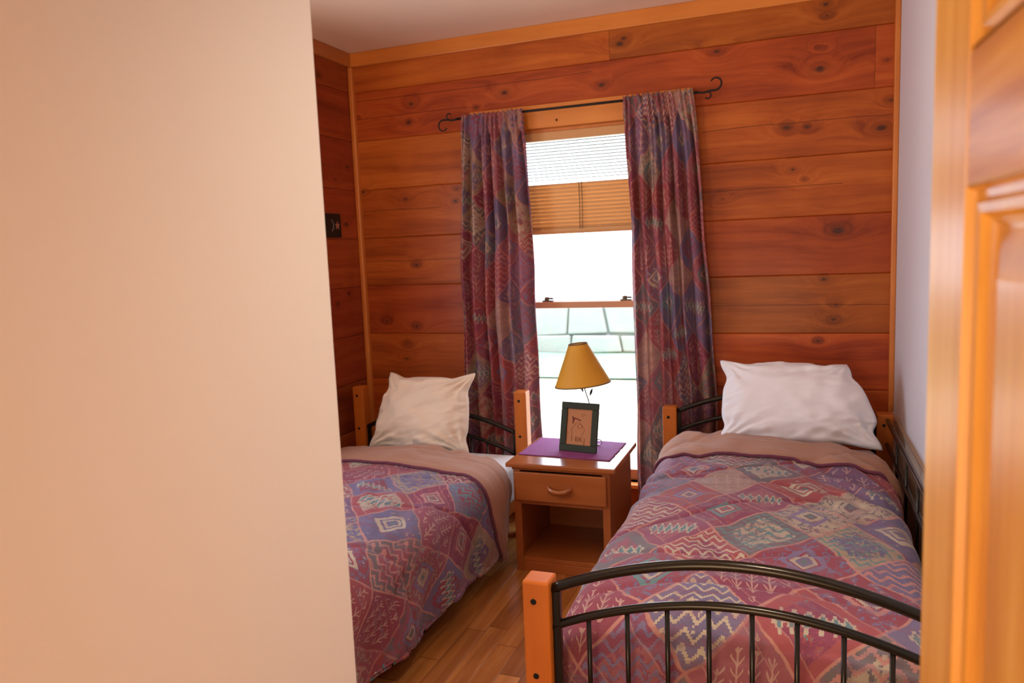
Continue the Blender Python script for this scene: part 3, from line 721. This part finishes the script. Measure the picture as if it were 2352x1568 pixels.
for i in range(17):
    a = (i / 16 - .5) * 2; d = .030 * (1 - a * a) ** .5 if abs(a) < 1 else 0; zc = .418 - .012 * (1 - a * a); hh = .010 + .004 * abs(a)
    ring.append([bm.verts.new((hx + a * .058, by0 - .024 - y, z)) for y, z in ((d, zc - hh), (d, zc + hh), (max(0, d - .012), zc + hh), (max(0, d - .012), zc - hh))])
for r0, r1 in zip(ring, ring[1:]):
    for k in range(4): bm.faces.new((r0[k], r0[(k + 1) % 4], r1[(k + 1) % 4], r1[k]))
nsp('handle', bm, M_STAND, 0, dr, True)

# placemat
rz = -.05
pm = bmesh.new()
def pmf(a, b):
    x = (a - .5) * .455; y = (b - .5) * .335
    x += .004 * N(y * 30, 1) * (abs(a - .5) * 2) ** 8 + .010 * (b - .5) * .6; y += .003 * N(x * 30, 5) * (abs(b - .5) * 2) ** 8 - .02 * (a - .5)
    return (x, y, .0032 + .0012 * N(x * 12, y * 12))
grid(pm, 60, 44, pmf); o = obj('placemat', pm, M_MAT, None, 'open'); o.location = (-1.028, 3.482, NZ + .001); tag(o, 'purple woven placemat on the nightstand', 'placemat')
sd = o.modifiers.new('thick', 'SOLIDIFY'); sd.thickness = .003; sd.offset = -1

# picture frame leaning on its easel back
TZ = NZ + .006
pf = empty('picture_frame', (-.990, 3.412, TZ), 'dark green picture frame with tan drawing standing in front of the lamp', 'picture frame', math.radians(-9))
lean = Matrix.Rotation(math.radians(-13), 4, 'X'); W2, H2, bw = .098, .238, .033
def pfp(name, bm, mat, par=None, bev=.0015, sm=False): bm.transform(lean); return obj(name, bm, mat, par or pf, sm, bevel=bev)
bm = bmesh.new(); box(bm, -W2, W2, 0, .016, 0, bw); box(bm, -W2, W2, 0, .016, H2 - bw, H2); box(bm, -W2, -W2 + bw, 0, .016, bw, H2 - bw); box(bm, W2 - bw, W2, 0, .016, bw, H2 - bw)
pfp('frame_moulding', bm, M_FRAME, bev=.003)
pic = pfp('drawing', BX(-W2 + bw, W2 - bw, .008, .011, bw, H2 - bw), M_PAPER, bev=0)
bm = bmesh.new(); box(bm, -.02, .02, 0, .003, 0, .17); bm.transform(Matrix.Translation((0, .0165, .2)) @ Matrix.Rotation(math.radians(180 + 26), 4, 'X')); pfp('easel_leg', bm, M_FRAME)
def stroke(pts, w, mat):
    bm = bmesh.new(); tube(bm, [(x, .0075, z) for x, z in pts], w, 6); return pfp('ink_mark', bm, mat, pic, 0)
stroke([(-.040, .168), (-.030, .160), (-.015, .158), (.006, .150)], .0028, M_INKD); stroke([(-.036, .166), (-.033, .150), (-.034, .134)], .003, M_INKD); stroke([(-.034, .164), (-.028, .150)], .0025, M_INKD)
stroke([(.020 + .010 * math.cos(a * .7), .176 + .006 * math.sin(a * .7)) for a in range(8)], .0009, M_INK)
stroke([(.003 + .012 * math.cos(a * .63), .122 + .009 * math.sin(a * .63)) for a in range(11)], .0010, M_INK)
stroke([(-.040 + .07 * i / 12, .105 + .035 * math.sin(i / 12 * PI)) for i in range(13)], .0008, M_INK)
stroke([(.030 - .004 * i, .105 - .007 * i) for i in range(5)], .0008, M_INK); stroke([(-.040, .105), (-.036, .085), (-.038, .070)], .0008, M_INK)
for ch, x, z in (('I', -.040, .048), ('B', -.020, .049), ('K', .000, .048), ('J', .026, .042)):
    cu = bpy.data.curves.new('letter', 'FONT'); cu.body = ch; cu.size = .034; cu.extrude = .0004; tmp = bpy.data.objects.new('letter', cu); COL.objects.link(tmp)
    bpy.context.view_layer.update(); me = bpy.data.meshes.new_from_object(tmp.evaluated_get(bpy.context.evaluated_depsgraph_get())); bpy.data.objects.remove(tmp)
    bm = bmesh.new(); bm.from_mesh(me); bm.transform(Matrix.Translation((x, .0072, z)) @ Matrix.Rotation(PI / 2, 4, 'X')); pfp('letter', bm, M_INK, pic, 0)

# lamp
lp = empty('table_lamp', (-.962, 3.545, TZ - .001), 'table lamp with mustard cone shade and thin bent wire stem on the nightstand', 'lamp')
S = Vector((-.972, 3.50, 0)) - Vector((lp.location.x, lp.location.y, 0))
bm = bmesh.new(); lathe(bm, [(.0005, .006), (.030, .006), (.036, .003), (.036, 0), (.0005, 0)]); obj('base', bm, M_CHROME, lp, True)
bm = bmesh.new(); pts = [(.030 + .018 - .018 * math.cos(i / 20 * 4.6), .02, .012 + .016 - .016 * math.cos(i / 20 * 4.6) + 0.006 * math.sin(i / 20 * 6)) for i in range(21)]
def scroll(ang, r=.016):
    bm = bmesh.new(); p = [(.02, 0, .006)]
    for i in range(22):
        th = -PI / 2 + i / 21 * 1.6 * PI; q = r * (1 - .35 * i / 21); p.append((.045 + q * math.cos(th), 0, r + .003 + q * math.sin(th)))
    tube(bm, p, .0035, 8); bm.transform(Matrix.Rotation(ang, 4, 'Z')); return bm
for a in (math.radians(8), math.radians(130), math.radians(250)): obj('scroll_foot', scroll(a), M_CHROME, lp, True)
stem = [(0, 0, .005), (.012, -.004, .06), (.020, -.015, .13), (.018, -.03, .19), (.010, -.035, .235), (-.003, -.042, .285), (-.010, -.045, .33), (-.010, -.045, .40)]
def cr(P, n=8):
    P = [Vector(p) for p in P]; out = []
    for i in range(len(P) - 1):
        a, b, c, d = P[max(0, i - 1)], P[i], P[i + 1], P[min(len(P) - 1, i + 2)]
        for k in range(n):
            t = k / n; out.append(.5 * ((2 * b) + (c - a) * t + (2 * a - 5 * b + 4 * c - d) * t * t + (3 * b - a - 3 * c + d) * t ** 3))
    return out + [P[-1]]
obj('stem', T(cr(stem), .0034, 8), M_IRON, lp, True)
for (x, z, tx) in ((-.018, .295, -.25), (.027, .278, .35)):
    bm = bmesh.new(); lathe(bm, [(.0003, -.017), (.0042, -.006), (.0050, .002), (.0030, .011), (.0003, .018)], 10)
    bm.transform(Matrix.Translation((x, -.045, z)) @ Matrix.Rotation(tx, 4, 'Y') @ Matrix.Scale(1.35, 4)); obj('leaf_pendant', bm, M_IRON, lp, True)
sh = Matrix.Translation((-.012, -.05, .318)) @ Matrix.Rotation(math.radians(-5.5), 4, 'Y')
bm = bmesh.new(); lathe(bm, [(.137, 0), (.046, .197)], 64); lathe(bm, [(.1355, 0), (.0445, .197)], 64); bm.transform(sh); shd = obj('lamp_shade', bm, M_SHADE, lp, 'open')
for p in shd.data.polygons: p.use_smooth = True
for (r, z, nm) in ((.137, 0, 'lower_rim'), (.046, .197, 'upper_rim')):
    bm = bmesh.new(); lathe(bm, [(r - .001, z - .002), (r + .0012, z - .002), (r + .0008, z + .004), (r - .002, z + .004)], 64, close=True); bm.transform(sh); obj(nm, bm, flat('dark_rim_tape', (.16, .08, .02), .6), shd, True)
bm = bmesh.new(); lathe(bm, [(.0005, .015), (.014, .015), (.016, .06), (.010, .065), (.022, .09), (.026, .115), (.018, .14), (.0005, .148)], 20); bm.transform(sh); obj('bulb', bm, flat('frosted_bulb', (.8, .78, .7), .4), lp, True)

# dark plaque with a star on the left wall
pq = empty('wall_plaque', (XL + .001, 3.655, 1.69), 'black square wall plaque with a copper star near the cream wall edge', 'wall decoration')
obj('plate', BX(0, .008, -.078, .078, -.067, .067), M_PLATE, pq, bevel=.003)
bm = bmesh.new(); vs = []
for i in range(10):
    r = .026 if i % 2 == 0 else .011; a = PI / 2 + i * PI / 5; vs.append(bm.verts.new((.0095, .040 + r * math.cos(a), r * math.sin(a))))
f = bm.faces.new(vs); ex = bmesh.ops.extrude_face_region(bm, geom=[f]); bmesh.ops.translate(bm, vec=(-.002, 0, 0), verts=[v for v in ex['geom'] if isinstance(v, bmesh.types.BMVert)])
obj('star', bm, M_STAR, pq)
obj('crescent', T([(.009, -.020 + .020 * math.cos(i / 10 * PI - PI / 2), .030 * math.sin(i / 10 * PI - PI / 2)) for i in range(11)], .003, 6), flat('dull_grey_metal', (.16, .13, .14), .5), pq)

# ------------------------------------------------------------------ DOOR (open pine panel door at the right)
dv = Vector((-math.sin(math.radians(2.7)), math.cos(math.radians(2.7)), 0)); Eg = Vector((.105, .727, 0)); hinge = Eg - dv * .76
door = bpy.data.objects.new('door_1', None); COL.objects.link(door); door.location = hinge; door.rotation_euler = (0, 0, math.radians(2.7)); door['kind'] = 'structure'
# local: y along the leaf (0 hinge .. .76 latch), visible face at x=0 looking to -x, thickness to +x
DT = .036; SW = .112
ZR = [(.01, .20), (.86, 1.02), (1.532, 1.625), (1.93, 2.04)]
def dp(name, bm, mat, bev=.003, par=None): return obj(name, bm, mat, par or door, bevel=bev)
dp('stile', BX(0, DT, .76 - SW, .76, .01, 2.04), M_DOOR); dp('stile', BX(0, DT, 0, SW, .01, 2.04), M_DOOR)
dp('mullion', BX(0, DT, .38 - .05, .38 + .05, .20, 1.93), M_DOOR)
for z0, z1 in ZR: dp('rail', BX(0.0004, DT - .0004, SW, .76 - SW, z0, z1), M_DOORH)
def panel(y0, y1, z0, z1):
    bm = bmesh.new()
    # stepped sticking around the opening, then a raised field, as nested rectangles in depth
    prof = [(0, 0.000), (.003, .007), (.008, .0075), (.012, .004), (.018, .005), (.022, .011), (.026, .013), (.0262, .0145), (.030, .0150), (.058, .0065), (.062, .0050)]
    rings = []
    for d, x in prof: rings.append([bm.verts.new(p) for p in ((x, y0 + d, z0 + d), (x, y1 - d, z0 + d), (x, y1 - d, z1 - d), (x, y0 + d, z1 - d))])
    for a, b in zip(rings, rings[1:]):
        for k in range(4): bm.faces.new((a[k], a[(k + 1) % 4], b[(k + 1) % 4], b[k]))
    bm.faces.new(rings[-1]); box(bm, .016, DT - .002, y0, y1, z0, z1)
    dp('panel', bm, M_DOOR, 0)
for y0, y1 in ((SW, .33), (.43, .76 - SW)):
    for (a, b) in ((.20, .86), (1.02, 1.532), (1.625, 1.93)): panel(y0, y1, a, b)
for zc in (.25, 1.0, 1.80): dp('hinge', T([(DT + .004, -.004, zc - .045), (DT + .004, -.004, zc + .045)], .005), M_CHROME, 0)
bm = bmesh.new(); lathe(bm, [(.0005, .058), (.018, .056), (.026, .044), (.022, .03), (.010, .022), (.010, .004), (.028, .003), (.028, 0), (.0005, 0)], 24); bm.transform(Matrix.Translation((0, .70, .94)) @ Matrix.Rotation(-PI / 2, 4, 'Y')); dp('door_knob', bm, flat('brass_knob', (.6, .4, .15), .2, 1), 0)

# ------------------------------------------------------------------ OUTSIDE
GZ = -.30
gr = struct('ground', BX(-14, 12, YW + .14, 12.6, GZ - .2, GZ), M_GRAVEL); tag(gr, kind='structure')
bm = bmesh.new()
def lawn(a, b):
    x = -14 + 26 * a; y = 10.0 + 2.36 * b; return (x, y, GZ + .03 + .04 * N(x * 2, y * 2) + .02 * b)
grid(bm, 60, 20, lawn); lw = obj('lawn', bm, M_GRASS, None, 'open'); tag(lw, 'green grass strip at the foot of the stone wall outside', 'grass', kind='stuff')
sw = empty('stone_wall', (-4, 12.4, GZ), 'pale stone retaining wall seen through the window', 'stone wall')
bm = BX(-8, 6, .08, .6, 0, .95); bm.transform(Matrix.Translation((0, 0, 0))); obj('mortar_core', bm, M_MORTAR, sw)
bm = bmesh.new(); z = 0.02
while z < .93:
    hh = random.choice((.33, .46, .55)); x = -8
    hh = min(hh, .97 - z)
    if hh < .1: break
    while x < 6:
        w = random.uniform(.5, 1.5); e = .014; n0 = len(bm.verts)
        box(bm, x + e, x + w - e, random.uniform(-.03, .03), .2, z + e * .5, z + hh - e * .5)
        for v in bm.verts[n0:] if False else list(bm.verts)[n0:]: v.co += Vector((N(v.co.x * 3, v.co.z * 5) * .16, 0, N(v.co.x * 2, v.co.z * 4 + 9) * .11))
        x += w
    z += hh
obj('stone_courses', bm, M_STONE, sw, bevel=.03)
def shrub(x, y, s, label):
    bm = bmesh.new()
    for i in range(240):
        d = Vector((random.gauss(0, 1), random.gauss(0, 1), random.gauss(0, 1))).normalized() * s * random.uniform(.5, 1); d.z = abs(d.z) * .9
        a = Vector((random.gauss(0, 1), random.gauss(0, 1), random.gauss(0, 1))).normalized(); b = a.orthogonal().normalized(); L = .05
        v = [bm.verts.new(d + a * L), bm.verts.new(d + b * L * .4), bm.verts.new(d - a * L), bm.verts.new(d - b * L * .4)]; bm.faces.new(v)
    o = obj('shrub', bm, M_SHRUB, None, 'open'); o.location = (x, y, GZ + .10); tag(o, label, 'shrub'); return o
shrub(-4.35, 11.7, .38, 'small leafy green shrub by the stone wall outside, left of the lamp')
